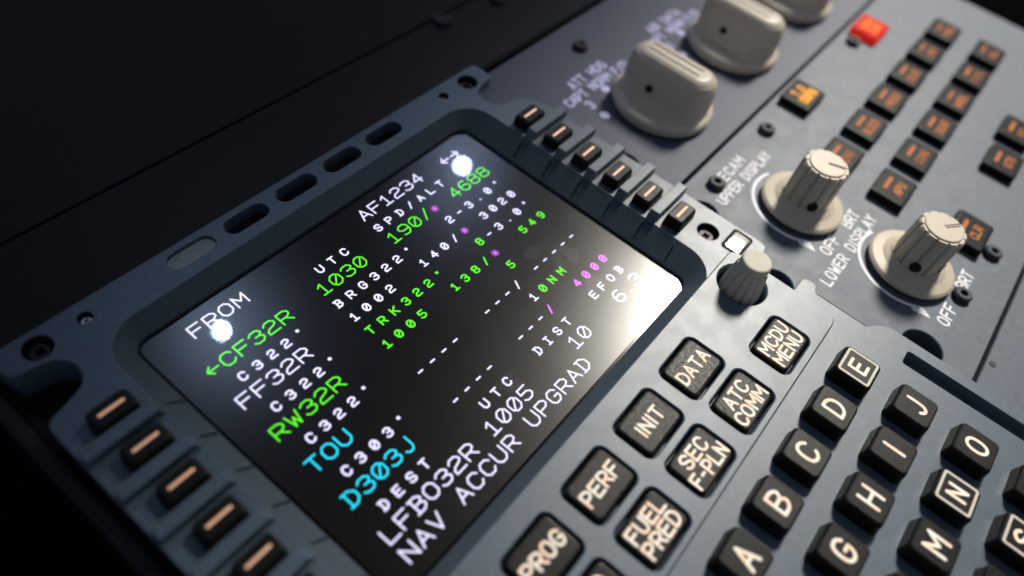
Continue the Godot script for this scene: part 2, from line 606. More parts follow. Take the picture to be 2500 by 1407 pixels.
# the painted panels: slight mottle, dust specks, a few hairline scratches
func worn_paint() -> ImageTexture:
	var w := 1024
	var n := FastNoiseLite.new()
	n.seed = 61
	n.frequency = 0.02
	n.fractal_octaves = 4
	var tile := n.get_seamless_image(w, w)
	var im := Image.create(w, w, false, Image.FORMAT_RGB8)
	for y in w:
		for x in w:
			var v := 0.86 + 0.12 * tile.get_pixel(x, y).r
			im.set_pixel(x, y, Color(v, v, v))
	var rng := RandomNumberGenerator.new()
	rng.seed = 5
	for i in 260:
		var s := 2 if rng.randf() < 0.8 else 4
		var v := rng.randf_range(0.45, 0.7) if rng.randf() < 0.6 else 1.0
		im.fill_rect(Rect2i(rng.randi_range(0, w - 5), rng.randi_range(0, w - 5), s, rng.randi_range(2, 4)), Color(v, v, v))
	for i in 14:
		var a := Vector2(rng.randf_range(60, w - 60), rng.randf_range(60, w - 60))
		var b := a + Vector2.from_angle(rng.randf_range(0, PI)) * rng.randf_range(20, 55)
		for k in 60:
			var p := a.lerp(b, k / 60.0)
			im.set_pixel(clampi(int(p.x), 0, w - 1), clampi(int(p.y), 0, w - 1), Color(1, 1, 1))
	return ImageTexture.create_from_image(im)

func dust() -> ImageTexture:
	var w := 1400
	var h := 1028
	var im := Image.create(w, h, false, Image.FORMAT_RGB8)
	im.fill(Color(0.06, 0.058, 0.064))
	var rng := RandomNumberGenerator.new()
	rng.seed = 77
	for i in 420:
		var s := 1 if rng.randf() < 0.85 else 2
		var v := rng.randf_range(0.2, 0.5)
		im.fill_rect(Rect2i(rng.randi_range(0, w - 4), rng.randi_range(0, h - 4), s, s), Color(v, v, v))
	return ImageTexture.create_from_image(im)

# ------------------------------------------------------------------ the control display unit
func build_unit() -> void:
	var t := thing("control_display_unit", "grey blue flight computer unit with a lit colour display and black keys", "control unit", Vector3(0, 0, 0))
	# faceplate -------------------------------------------------------
	var outline := rounded([
		[-71, -50.3, 2], [70.4, -50.3, 2], [70.4, -43, 1.2], [62.6, -42.2, 3], [59.9, -38.2, 3], [62, -33.2, 3.4], [67, -32.4, 2], [70.6, -30.8, 2.6], [73, -25, 3],
		[73.2, 47.3, 2.2], [63.8, 48.5, 1], [63.8, 59, 0.5], [70.8, 59, 1.6], [71, 62.6, 1], [68.2, 63.6, 0.6], [68.2, 77.6, 0.6], [70.2, 78.6, 1.4], [72.6, 82, 1.6], [72.9, 150, 2],
		[-71, 150, 2], [-71, -30.5, 2], [-66.5, -31.9, 3], [-61.4, -33.4, 3.6], [-60, -38, 3], [-62.4, -42, 3], [-69.9, -43.2, 1.2]])
	var holes := [flat_of(rrect(56.0, 41.0, 8.5, 0, 0.9, 0.5, 8))]
	var slots := []
	for k in 5:
		slots.append(Vector2(-28.6 + 14.55 * k, -46.1))
	for s in slots:
		holes.append(flat_of(rrect(5.7, 2.35, 2.34, 0, s.x, s.y, 8)))
	holes.append(flat_of(rrect(62.0, 13.2, 1.5, 0, 0, 55.9, 4)))
	var rim_screws := [Vector3(-53.3, -46.2, 1.45), Vector3(52.9, -46.2, 1.45), Vector3(-63.1, -46.0, 2.9), Vector3(62.8, -46.0, 2.9), Vector3(65.6, 33.6, 2.9)]
	for s in rim_screws:
		holes.append(flat_of(circle(s.z, 0, s.x, s.y, 36)))
	holes.append(flat_of(rrect(4.1, 2.75, 0.9, 0, 68.0, 41.0, 5)))
	holes.append(rounded([[64.6, 88.2, 0.8], [69.0, 88.2, 0.8], [69.6, 140, 0.8], [65.4, 140, 0.8]]))
	var st := begin()
	plate(st, outline, holes, 5.0, -2.4, 0.16, 1.1)
	part(t, "faceplate", st, mats.grey_blue_paint)
	st = begin()
	box(st, 64.0, 70.4, -2.6, -2.2, 87.6, 141, 0.05)
	part(t, "slot_floor", st, mats.grey_blue_paint)
	# bezel -----------------------------------------------------------
	st = begin()
	loft(st, [rrect(50.9, 37.6, 3.2, 0.7, 0.35, 0.15, 8), rrect(56.0, 41.0, 8.5, 4.86, 0.9, 0.5, 8)], false, false, true)
	part(t, "bezel", st, mats.bezel_plastic)
	st = begin()
	loft(st, [rrect(50.9, 37.6, 3.2, -0.25, 0.35, 0.15, 8), rrect(50.9, 37.6, 3.2, 0.7, 0.35, 0.15, 8)], false, false, true)
	part(t, "bezel_lip", st, mats.bezel_plastic)
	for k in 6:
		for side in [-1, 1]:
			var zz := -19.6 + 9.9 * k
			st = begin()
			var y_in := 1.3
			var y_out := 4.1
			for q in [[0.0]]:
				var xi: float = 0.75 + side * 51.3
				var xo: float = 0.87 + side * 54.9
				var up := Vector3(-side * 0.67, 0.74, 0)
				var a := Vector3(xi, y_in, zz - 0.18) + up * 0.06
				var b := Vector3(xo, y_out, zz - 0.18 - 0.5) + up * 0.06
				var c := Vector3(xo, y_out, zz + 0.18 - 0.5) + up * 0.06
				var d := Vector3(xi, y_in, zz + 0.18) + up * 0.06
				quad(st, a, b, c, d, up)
			part(t, "index_groove_shade", st, mats.black_and_gap_shade)  # flat dark strip; shade of an engraved groove put into its colour
	# display -----------------------------------------------------------
	st = begin()
	fan(st, rrect(51.0, 37.7, 3.0, -0.2, 0.35, 0.15, 8), Vector3.UP)
	part(t, "screen_border", st, mats.screen_border)
	var sm := StandardMaterial3D.new()
	sm.resource_name = "display_glass"
	sm.albedo_color = Color(1, 1, 1)
	sm.albedo_texture = dust()
	sm.roughness = 1.0
	sm.roughness_texture = smudges()
	sm.roughness_texture_channel = BaseMaterial3D.TEXTURE_CHANNEL_RED
	sm.metallic_specular = 0.5
	sm.clearcoat_enabled = true
	sm.clearcoat = 1.0
	sm.clearcoat_roughness = 0.02
	sm.emission_enabled = true
	sm.emission = Color(1, 1, 1)
	sm.emission_operator = BaseMaterial3D.EMISSION_OP_MULTIPLY
	sm.emission_texture = display_picture()
	sm.emission_energy_multiplier = 1.5
	st = begin()
	var ring := rrect((SX1 - SX0) / 2, (SZ1 - SZ0) / 2, 2.4, 0.0, (SX0 + SX1) / 2, (SZ0 + SZ1) / 2, 8)
	var mid := Vector3((SX0 + SX1) / 2, 0, (SZ0 + SZ1) / 2)
	for i in ring.size():
		for p in [mid, ring[i], ring[(i + 1) % ring.size()]]:
			st.set_normal(Vector3.UP)
			st.set_uv(Vector2((p.x - SX0) / (SX1 - SX0), (p.z - SZ0) / (SZ1 - SZ0)))
			st.add_vertex(p * U)
	part(t, "screen", st, sm)
	# annunciator windows --------------------------------------------------
	for k in 5:
		st = begin()
		var wy := 4.25 if k == 0 else 1.6
		loft(st, [rrect(5.65, 2.3, 2.28, wy - 0.1, 0, 0, 8), rrect(5.65, 2.3, 2.28, wy, 0, 0, 8)], true)
		var w := part(t, "annunciator_window", st, mats.annunciator_lens if k == 0 else mats.annunciator_glass, Vector3(slots[k].x, 0, slots[k].y))
		if k == 0:
			w.set_meta("label", "oblong window with its sheen put into a grey tone and a hair on it")
			st = begin()
			stroke(st, PackedVector2Array([Vector2(-3.2, -1.6), Vector2(-2.9, 0.1), Vector2(-2.2, 1.7)]), 0.12, 4.26)
			part(w, "hair", st, mats.black_and_gap_shade)
	# screws ---------------------------------------------------------------
	for k in rim_screws.size():
		var s: Vector3 = rim_screws[k]
		var small := s.z < 2.0
		var r := s.z
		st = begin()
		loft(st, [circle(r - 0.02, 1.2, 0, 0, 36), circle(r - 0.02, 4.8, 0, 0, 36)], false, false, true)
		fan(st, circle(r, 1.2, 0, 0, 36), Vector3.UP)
		var sc := part(t, "screw", st, mats.black_and_gap_shade, Vector3(s.x, 0, s.y))  # black lining; shade inside the recess is put into its colour
		st = begin()
		var hr := r * 0.82
		loft(st, [circle(hr, 1.2), circle(hr, 2.9 if not small else 3.4), circle(hr * 0.8, 3.4 if not small else 3.8)], false)
		# star shaped socket
		loft(st, [fluted(hr * 0.46, 2.2, 4, 0.55, 2.0, 40), fluted(hr * 0.46, 3.4 if not small else 3.8, 4, 0.55, 2.0, 40)], false, false, true)
		fan(st, fluted(hr * 0.46, 2.2, 4, 0.55, 2.0, 40), Vector3.UP)
		var ro := circle(hr * 0.8, 3.4 if not small else 3.8)
		var ri := fluted(hr * 0.46, 3.4 if not small else 3.8, 4, 0.55, 2.0, 40)
		for i in 40:
			var j := (i + 1) % 40
			quad(st, ro[i], ro[j], ri[j], ri[i], Vector3.UP)
		part(sc, "screw_head", st, mats.screw_steel if small else mats.screw_black)
	# light sensor -----------------------------------------------------------
	st = begin()
	loft(st, [rrect(4.05, 2.7, 0.9, 3.5), rrect(4.05, 2.7, 0.9, 5.05), rrect(3.75, 2.4, 0.75, 5.2)], false)
	loft(st, [rrect(3.6, 2.25, 0.7, 4.9), rrect(3.75, 2.4, 0.75, 5.2)], false, false, true)
	var ls := part(t, "light_sensor", st, mats.screw_black, Vector3(68.0, 0, 41.0))
	st = begin()
	loft(st, [rrect(3.6, 2.25, 0.7, 4.6), rrect(3.6, 2.25, 0.7, 5.0), rrect(3.3, 1.95, 0.5, 5.12)], true)
	var gl := part(ls, "glass", st, mats.sensor_glass)
	gl.rotation.z = -deg_to_rad(0.3)
	# dividers and line keys ------------------------------------------------
	for side in [-1, 1]:
		for k in 5:
			var z1 := -17.9 + 10.0 * k
			var z0 := z1 - 2.75
			st = begin()
			var x_in: float = 56.9
			var x_top: float = 58.4
			var x_out: float = 72.6
			if side < 0:
				x_in = 55.1
				x_top = 56.6
				x_out = 70.6
			var a := [Vector3(side * x_in, 4.9, z0), Vector3(side * x_in, 4.9, z1), Vector3(side * x_out, 4.9, z1), Vector3(side * x_out, 4.9, z0)]
			var b := [Vector3(side * (x_top - 0.1), 7.45, z0), Vector3(side * (x_top - 0.1), 7.45, z1), Vector3(side * x_out, 7.45, z1), Vector3(side * x_out, 7.45, z0)]
			var c := [Vector3(side * (x_top + 0.1), 7.6, z0 + 0.15), Vector3(side * (x_top + 0.1), 7.6, z1 - 0.15), Vector3(side * (x_out - 0.15), 7.6, z1 - 0.15), Vector3(side * (x_out - 0.15), 7.6, z0 + 0.15)]
			for pair in [[a, b], [b, c]]:
				for i in 4:
					var j := (i + 1) % 4
					var p: Vector3 = pair[0][i]
					var q: Vector3 = pair[0][j]
					var r2: Vector3 = pair[1][j]
					var s2: Vector3 = pair[1][i]
					var nn := (q - p).cross(s2 - p).normalized()
					var cen := Vector3(side * 64, 5.8, (z0 + z1) / 2)
					if nn.dot((p + q) / 2 - cen) < 0:
						nn = -nn
					quad(st, p, q, r2, s2, nn)
			quad(st, c[0], c[1], c[2], c[3], Vector3.UP)
			part(t, "divider", st, mats.grey_blue_paint)
	var lk := begin()
	loft(lk, [rrect(4.35, 2.6, 0.9, 4.9), rrect(4.05, 2.42, 0.85, 7.3), rrect(3.75, 2.2, 0.75, 7.8), rrect(3.45, 1.9, 0.6, 8.0)], true)
	var lk_mesh := lk.commit()
	var lb := begin()
	loft(lb, [rrect(2.6, 0.3, 0.05, 7.98, 0, 0, 2), rrect(2.6, 0.3, 0.05, 8.04, 0, 0, 2)], true)
	var lb_mesh := lb.commit()
	for side in [-1, 1]:
		for k in 6:
			var o := mesh_part(t, "line_key", lk_mesh, mats.black_key_plastic, Vector3(0.7 + side * 62.5, 0, -23.8 + 9.92 * k))
			seat(o)
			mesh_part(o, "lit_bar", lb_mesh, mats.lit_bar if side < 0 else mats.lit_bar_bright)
	# raised keyboard deck ------------------------------------------------------
	var wells := []
	var fkeys := [["DIR", -47.2, 51.6], ["PROG", -29.2, 51.6], ["PERF", -11.1, 51.6], ["INIT", 7.0, 51.6], ["DATA", 25.2, 51.6],
		["F-PLN", -47.2, 64.0], ["RAD|NAV", -29.2, 64.0], ["FUEL|PRED", -11.1, 64.0], ["SEC|F-PLN", 7.4, 64.0], ["ATC|COMM", 25.9, 64.0], ["MCDU|MENU", 45.6, 63.6]]
	for f in fkeys:
		wells.append(flat_of(rrect(7.0, 5.2, 2.0, 0, f[1], f[2], 5)))
	wells.append(flat_of(circle(6.2, 0, 54.9, 48.6, 44)))
	st = begin()
	plate(st, rounded([[-63.6, 41.2, 1.5], [62.2, 41.2, 1.2], [63.4, 43, 1.2], [63.4, 69.4, 1.6], [61.6, 70.8, 1.6], [-63.6, 70.8, 1.6]]), wells, 6.7, 1.0, 0.3, 1.1)
	part(t, "keyboard_deck", st, mats.grey_blue_paint)
	st = begin()
	box(st, -63.0, 63.0, 0.9, 1.2, 41.8, 70.2, 0.02)
	part(t, "well_floor", st, mats.grey_blue_paint)
	var fk := begin()
	loft(fk, [rrect(6.35, 4.6, 1.3, 1.1), rrect(6.3, 4.55, 1.3, 6.7), rrect(6.05, 4.3, 1.15, 7.1), rrect(5.7, 3.95, 0.9, 7.2)], true)
	var fk_mesh := fk.commit()
	for f in fkeys:
		var o := mesh_part(t, "function_key", fk_mesh, mats.black_key_plastic, Vector3(f[1], 0, f[2]))
		seat(o)
		st = begin()
		var lines: PackedStringArray = f[0].split("|")
		for i in lines.size():
			var wide := 1.95 if lines[i].length() < 5 else 1.7
			words(st, lines[i], 0, (i - (lines.size() - 1) / 2.0) * 3.8, 7.22, 2.85, wide, 0.8, 0.6)
		part(o, "legend", st, mats.lit_legend)
	# brightness knob -------------------------------------------------------
	st = begin()
	var kr := []
	for a in [[3.0, 5.0], [5.2, 5.1], [13.6, 3.9]]:
		kr.append(fluted(a[1], a[0], 14, 0.12, 2.2, 140))
	loft(st, kr, false)
	loft(st, [circle(3.65, 13.6, 0, 0, 60), circle(3.62, 14.0, 0, 0, 60), circle(3.62, 15.3, 0, 0, 60), circle(3.45, 15.65, 0, 0, 60), circle(3.1, 15.8, 0, 0, 60)], true)
	var ra := fluted(3.9, 13.6, 14, 0.12, 2.2, 140)
	fan(st, ra, Vector3.UP)
	part(t, "brightness_knob", st, mats.grey_knob_plastic, Vector3(54.9, 0, 48.6))
	# letter keys ---------------------------------------------------------
	var ck := begin()
	loft(ck, [rrect(4.75, 4.75, 1.3, 4.95), rrect(4.45, 4.45, 1.25, 8.1), rrect(4.2, 4.2, 1.15, 8.6), rrect(3.9, 3.9, 1.0, 8.8)], true)
	var ck_mesh := ck.commit()
	var rows := ["ABCDE", "FGHIJ", "KLMNO", "PQRST", "UVWXY"]
	for r in rows.size():
		for c in 5:
			var o := mesh_part(t, "letter_key", ck_mesh, mats.black_key_plastic, Vector3(-4.9 + 14.1 * c, 0, 79.9 + 14.05 * r))
			seat(o)
			st = begin()
			var boxed: bool = rows[r][c] in "NSEW"
			words(st, rows[r][c], 0, 0, 8.82, 3.8 if boxed else 4.5, 2.4 if boxed else 2.9, 0, 0.76)
			part(o, "legend", st, mats.lit_legend)
			if boxed:
				st = begin()
				var ro := rrect(3.75, 3.75, 0.6, 8.83, 0, 0, 4)
				var ri := rrect(3.2, 3.2, 0.25, 8.83, 0, 0, 4)
				for i in ro.size():
					var j := (i + 1) % ro.size()
					quad(st, ro[i], ro[j], ri[j], ri[i], Vector3.UP)
				part(o, "outline", st, mats.cream_outline)

# ------------------------------------------------------------------ panels beside the unit
func fastener(parent: Node3D, x: float, z: float, y: float, r := 2.4) -> void:
	var st := begin()
	loft(st, [circle(r, y - 0.2), circle(r, y + 1.3), circle(r * 0.82, y + 1.8)], false)
	loft(st, [circle(r * 0.42, y + 0.6), circle(r * 0.42, y + 1.8)], false, false, true)
	fan(st, circle(r * 0.42, y + 0.6), Vector3.UP)
	var ro := circle(r * 0.82, y + 1.8)
	var ri := circle(r * 0.42, y + 1.8)
	for i in 40:
		var j := (i + 1) % 40
		quad(st, ro[i], ro[j], ri[j], ri[i], Vector3.UP)
	part(parent, "fastener", st, mats.fastener_metal, Vector3(x, 0, z) - parent.position / U)

func recess(parent: Node3D, x: float, z: float, r: float, y: float) -> void:
	var st := begin()
	loft(st, [circle(r - 0.02, y - 4.2), circle(r - 0.02, y - 0.3)], false, false, true)
	fan(st, circle(r, y - 4.2), Vector3.UP)
	part(parent, "fastener_recess", st, mats.bezel_plastic, Vector3(x, 0, z) - parent.position / U)

func selector(parent: Node3D, x: float, z: float, y: float) -> void:
	var at := Vector3(x, y, z) - parent.position / U
	var st := begin()
	loft(st, [circle(15.2, 0.6, 0, 0, 64), circle(15.4, 1.2, 0, 0, 64), circle(15.4, 2.6, 0, 0, 64), circle(14.9, 3.3, 0, 0, 64), circle(13.8, 3.8, 0, 0, 64)], true, true)
	var k := part(parent, "selector_knob", st, mats.stone_selector_plastic, at)
	st = begin()
	var rings := []
	for a in [[3.7, 8.8, 13.9, 8.0], [4.6, 8.2, 13.7, 7.4], [6.0, 7.8, 13.7, 6.8], [8.6, 7.2, 13.7, 6.2], [11.0, 6.6, 13.7, 5.8], [13.0, 6.0, 13.4, 5.4], [14.4, 5.3, 12.9, 4.9], [15.4, 4.4, 11.9, 4.2], [15.9, 3.5, 10.9, 3.3], [16.1, 2.6, 9.8, 2.4]]:
		rings.append(rrect(a[1], a[2], a[3], a[0], 0, 0, 8))
	loft(st, rings, true)
	part(k, "grip", st, mats.stone_selector_plastic)
	for dx in [-1.5, 1.5]:
		st = begin()
		loft(st, [rrect(0.34, 8.6, 0.3, 16.08, dx, -0.6, 2), rrect(0.34, 8.6, 0.3, 16.16, dx, -0.6, 2)], true)
		part(k, "groove_line", st, mats.groove_paint)
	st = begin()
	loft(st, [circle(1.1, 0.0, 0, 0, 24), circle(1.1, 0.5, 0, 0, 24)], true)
	var s := part(k, "screw_hole_shade", st, mats.black_and_gap_shade, Vector3(-7.3, 8.2, -2.5))  # black disc; the dark of the screw hole is in its colour
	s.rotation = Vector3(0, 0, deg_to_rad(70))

func brightness_control(parent: Node3D, x: float, z: float, y: float, turn: float, holes: Array) -> void:
	var at := Vector3(x, y, z) - parent.position / U
	var st := begin()
	# printed ring with its wide end
	var a0 := deg_to_rad(147)
	var a1 := deg_to_rad(292)
	for i in 60:
		var t0 := lerpf(a0, a1, i / 60.0)
		var t1 := lerpf(a0, a1, (i + 1) / 60.0)
		var p := []
		for q in [[t0, 13.9], [t1, 13.9], [t1, 13.0], [t0, 13.0]]:
			p.append(Vector3(q[1] * cos(q[0]), 0.05, q[1] * sin(q[0])))
		quad(st, p[0], p[1], p[2], p[3], Vector3.UP)
	var w := []
	for q in [[157, 13.2], [156, 15.0], [139.5, 16.6], [143, 13.4]]:
		w.append(Vector3(q[1] * cos(deg_to_rad(q[0])), 0.06, q[1] * sin(deg_to_rad(q[0]))))
	quad(st, w[0], w[1], w[2], w[3], Vector3.UP)
	part(parent, "scale_ring", st, mats.white_print, at)
	st = begin()
	loft(st, [circle(11.0, 0.9, 0, 0, 64), circle(11.6, 1.3, 0, 0, 64), circle(11.6, 2.0, 0, 0, 64), circle(11.0, 2.5, 0, 0, 64), circle(8.6, 3.0, 0, 0, 64), circle(6.9, 3.9, 0, 0, 64), circle(6.6, 4.4, 0, 0, 64)], true, true)
	var k := part(parent, "brightness_knob", st, mats.cream_knob_plastic, at)
	st = begin()
	var rings := []
	for a in [[4.0, 6.4], [15.4, 6.1], [15.9, 5.7]]:
		rings.append(fluted(a[1], a[0], 12, 0.14, 4.0, 144))
	loft(st, rings, true)
	loft(st, [circle(5.0, 15.8, 0, 0, 60), circle(4.95, 16.2, 0, 0, 60), circle(4.7, 16.3, 0, 0, 60)], true)
	var g := part(k, "grip", st, mats.cream_knob_plastic)
	g.rotation.y = turn
	st = begin()
	for dz in ([-0.32, 0.32] if turn > 0.2 else [0.0]):
		loft(st, [rrect(2.3, 0.2 if turn > 0.2 else 0.5, 0.1, 16.28, 2.4, dz, 2), rrect(2.3, 0.2 if turn > 0.2 else 0.5, 0.1, 16.34, 2.4, dz, 2)], true)
	var mk := part(k, "pointer_line", st, mats.groove_paint)
	mk.rotation.y = -deg_to_rad(68) + turn
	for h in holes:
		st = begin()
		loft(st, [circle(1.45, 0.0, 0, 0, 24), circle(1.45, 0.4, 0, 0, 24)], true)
		var s := part(k, "screw_hole_shade", st, mats.black_and_gap_shade, Vector3(cos(h) * 6.1, 6.0, sin(h) * 6.1))  # black disc painted as the shaded screw hole
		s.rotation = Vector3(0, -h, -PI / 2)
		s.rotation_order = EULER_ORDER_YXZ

func build_panels() -> void:
	var top := 2.0
	# switching panel -------------------------------------------------------
	var p := thing("switching_panel", "switching panel, shade put into its dark blue paint, with three stone coloured rotary selectors", "panel", Vector3(165, 0, -14))
	var off := -p.position / U
	var st := begin()
	plate(st, rounded([[60, -47.2, 1], [262, -47.2, 1], [262, 18.4, 1], [60, 18.4, 1]]), [flat_of(circle(4.4, 0, 73.2, 2.9, 36)), flat_of(circle(4.4, 0, 79.0, -70, 12))].slice(0, 1), top, -3.0, 0.25, 3.0)
	part(p, "plate", st, mats.shade_toned_panel_paint, off)
	recess(p, 73.2, 2.9, 4.4, top)
	fastener(p, 107.1, -36.6, top)
	st = begin()
	for k in 3:
		var dx := 46.0 * k
		var title: String = ["ATT HDG", "AIR DATA", "EIS DMC"][k]
		words(st, title, 97.4 + dx, -27.0, top + 0.02, 3.2, 1.9, 0.75, 0.62)
		words(st, "CAPT", 85.6 + dx, -22.6, top + 0.02, 3.0, 1.8, 0.7, 0.62)
		words(st, "NORM", 98.2 + dx, -22.6, top + 0.02, 3.0, 1.8, 0.7, 0.62)
		words(st, "F/O", 109.0 + dx, -22.4, top + 0.02, 3.0, 1.8, 0.7, 0.62)
		words(st, "3", 86.4 + dx, -18.0, top + 0.02, 3.0, 1.8, 0.7, 0.62)
	part(p, "lettering", st, mats.violet_print, off)
	for k in 3:
		for d in [Vector2(96.4, -19.2), Vector2(86.0, -12.4), Vector2(113.5, -18.0)]:
			st = begin()
			loft(st, [circle(1.5, top + 0.0, 0, 0, 20), circle(1.5, top + 0.06, 0, 0, 20)], true)
			part(p, "position_dot", st, mats.violet_print, Vector3(d.x + 46.0 * k, 0, d.y) + off)
		selector(p, 103.6 + 46.0 * k, -3.6, top)
	# system display control panel ---------------------------------------------
	var e := thing("display_control_panel", "grey system display panel with two cream brightness knobs and rows of lit buttons", "panel", Vector3(165, 0, 62))
	off = -e.position / U
	var rec := [Vector3(74.0, 28.6, 4.2), Vector3(66.6, 54.6, 4.6), Vector3(76.2, 91.2, 5.2)]
	var hl := []
	hl.append(rounded([[64, 63.4, 1], [71.4, 63.4, 1], [71.4, 79.8, 1], [64, 79.8, 1]]))
	for r in rec:
		hl.append(flat_of(circle(r.z, 0, r.x, r.y, 40)))
	st = begin()
	plate(st, rounded([[58, 19.4, 1], [262, 19.4, 1], [262, 104.3, 1], [58, 104.3, 1]]), hl, top, -3.0, 0.25, 3.0)
	part(e, "plate", st, mats.grey_blue_panel_paint, off)
	for r in rec:
		recess(e, r.x, r.y, r.z, top)
	for f in [[119.5, 25.2], [86.0, 25.8], [100.6, 93.6], [123.6, 95.6], [190.2, 25.2], [250, 96], [250, 25]]:
		fastener(e, f[0], f[1], top, 2.5)
	st = begin()
	words(st, "ECAM", 96.0, 25.7, top + 0.02, 3.0, 2.0, 1.15, 0.56)
	words(st, "UPPER DISPLAY", 95.6, 30.2, top + 0.02, 2.8, 1.6, 0.78, 0.56)
	words(st, "OFF", 90.4, 59.6, top + 0.02, 3.0, 1.9, 1.0, 0.56)
	words(st, "BRT", 104.4, 59.8, top + 0.02, 3.0, 1.9, 0.8, 0.56)
	words(st, "LOWER DISPLAY", 93.4, 64.2, top + 0.02, 2.9, 1.8, 0.95, 0.56)
	words(st, "OFF", 91.6, 92.7, top + 0.02, 3.0, 1.9, 1.0, 0.56)
	words(st, "BRT", 107.6, 92.7, top + 0.02, 3.0, 1.9, 0.8, 0.56)
	part(e, "lettering", st, mats.white_print, off)
	brightness_control(e, 97.6, 47.0, top, 0.0, [2.6])
	brightness_control(e, 99.6, 79.0, top, 0.55, [3.05, 1.75])
	# buttons
	var cap := begin()
	loft(cap, [rrect(6.8, 5.2, 0.8, 1.9), rrect(6.8, 5.2, 0.8, 4.2), rrect(6.5, 4.9, 0.7, 4.6), rrect(6.0, 4.4, 0.6, 4.7)], true)
	var cap_mesh := cap.commit()
	var upper := begin()
	loft(upper, [rrect(3.2, 0.6, 0.3, 4.68, 0, -2.1, 2), rrect(3.2, 0.6, 0.3, 4.76, 0, -2.1, 2)], true)
	var upper_mesh := upper.commit()
	var list := []
	var a_names := ["ENG", "BLEED", "PRESS", "ELEC", "HYD", "FUEL"]
	var b_names := ["APU", "COND", "DOOR", "WHEEL", "F/CTL", "ALL"]
	for i in 6:
		list.append([125.2 + 20.1 * i, 47.2, a_names[i]])
		list.append([124.4 + 20.3 * i, 64.4, b_names[i]])
	list.append([125.0, 87.6, "CLR"])
	list.append([166.0, 86.4, "STS"])
	list.append([186.4, 85.6, "RCL"])
	for b in list:
		var o := mesh_part(e, "push_button", cap_mesh, mats.black_button_plastic, Vector3(b[0], 0, b[1]) + off)
		mesh_part(o, "light_bar", upper_mesh, mats.lit_orange_dim if b[2] in ["HYD", "FUEL", "ALL", "WHEEL"] else mats.lit_orange)
		st = begin()
		words(st, b[2], 0, 1.5, 4.72, 2.3, 1.25 if b[2].length() > 4 else 1.5, 0.6, 0.55)
		part(o, "legend", st, [mats.lit_orange_dim, mats.lit_orange, mats.lit_orange, mats.lit_orange_bright][chance.randi_range(0, 3)])
	var am := mesh_part(e, "push_button", cap_mesh, mats.black_button_plastic, Vector3(142.5, 0, 26.2) + off)
	am.set_meta("label", "amber lit square button")
	st = begin()
	words(st, "T.O", 0, -1.9, 4.74, 2.5, 1.5, 0.6, 0.8)
	words(st, "CONFIG", 0.4, 1.5, 4.74, 2.6, 1.15, 0.5, 0.85)
	part(am, "legend", st, mats.lit_amber)
	var rd := mesh_part(e, "push_button", cap_mesh, mats.lit_red, Vector3(202.0, 0, 26.4) + off)
	rd.set_meta("label", "red lit square button")
	st = begin()
	words(st, "EMER", 0, -1.75, 4.74, 2.5, 1.5, 0.6, 0.75)
	words(st, "CANC", 0, 1.75, 4.74, 2.5, 1.5, 0.6, 0.75)
	part(rd, "legend", st, mats.lit_red_centre)
	# panel below
	var b2 := thing("blank_panel", "plain grey blue panel below the system display panel", "panel", Vector3(165, 0, 135))
	off = -b2.position / U
	st = begin()
	plate(st, rounded([[58, 105.3, 1], [262, 105.3, 1], [262, 165, 1], [58, 165, 1]]), [], top, -3.0, 0.25, 3.0)
	part(b2, "plate", st, mats.grey_blue_panel_paint, off)
	st = begin()
	loft(st, [circle(0.9, top - 0.1, 84.9, 106.9, 20), circle(0.9, top + 0.15, 84.9, 106.9, 20)], true)
	part(b2, "rivet", st, mats.fastener_metal, off)

# ------------------------------------------------------------------ the dark surroundings
func build_surroundings() -> void:
	var f := thing("instrument_fascia", "dark lower instrument fascia above the display unit with a long seam", "fascia", Vector3(60, 0, -80))
	var off := -f.position / U
	var st := begin()
	plate(st, rounded([[-260, -78.4, 1], [320, -75.4, 1], [320, -48.6, 1], [-260, -51.8, 1]]), [], 1.2, -6.0, 0.9, 4.0)
	part(f, "lower_strip", st, mats.dark_fascia_paint, off)
	st = begin()
	plate(st, rounded([[-320, -260, 1], [380, -260, 1], [380, -75.8, 1], [-320, -79.6, 1]]), [], 0.4, -6.0, 0.3, 6.0)
	part(f, "upper_board", st, mats.dark_fascia_paint, off)
	for s in [Vector3(83.0, -73.6, 3.0), Vector3(106.5, -70.4, 2.4)]:
		st = begin()
		loft(st, [circle(s.z, 0.8), circle(s.z, 2.0), circle(s.z * 0.8, 2.6)], true)
		part(f, "bolt", st, mats.screw_black, Vector3(s.x, 0, s.y) + off)
	var fl := begin()
	quad(fl, Vector3(-3000, -420, -3000), Vector3(3000, -420, -3000), Vector3(3000, -420, 3000), Vector3(-3000, -420, 3000), Vector3.UP)
	var fo := part(self, "floor", fl, mats.floor_shade_black)  # added so the void stays dark; its shade is in the colour
	fo.set_meta("kind", "structure")
	fo.set_meta("label", "floor far below the pedestal, added and toned black to keep the void dark")
	fo.set_meta("category", "floor")
	var r := thing("pedestal_rail", "thin dark rail along the outer edge of the pedestal", "rail", Vector3(-74, 0, 60))
	off = -r.position / U
	st = begin()
	box(st, -75.4, -72.6, -14, 1.2, -46, 170, 0.5)
	part(r, "rail", st, mats.rail_paint, off)
	st = begin()
	box(st, -72.3, 262, -20, -3.4, -262, 175, 0.3)
	var b := part(self, "pedestal", st, mats.black_and_gap_shade)
	b.set_meta("kind", "structure")
	b.set_meta("label", "dark pedestal body below the panels")
	b.set_meta("category", "pedestal")

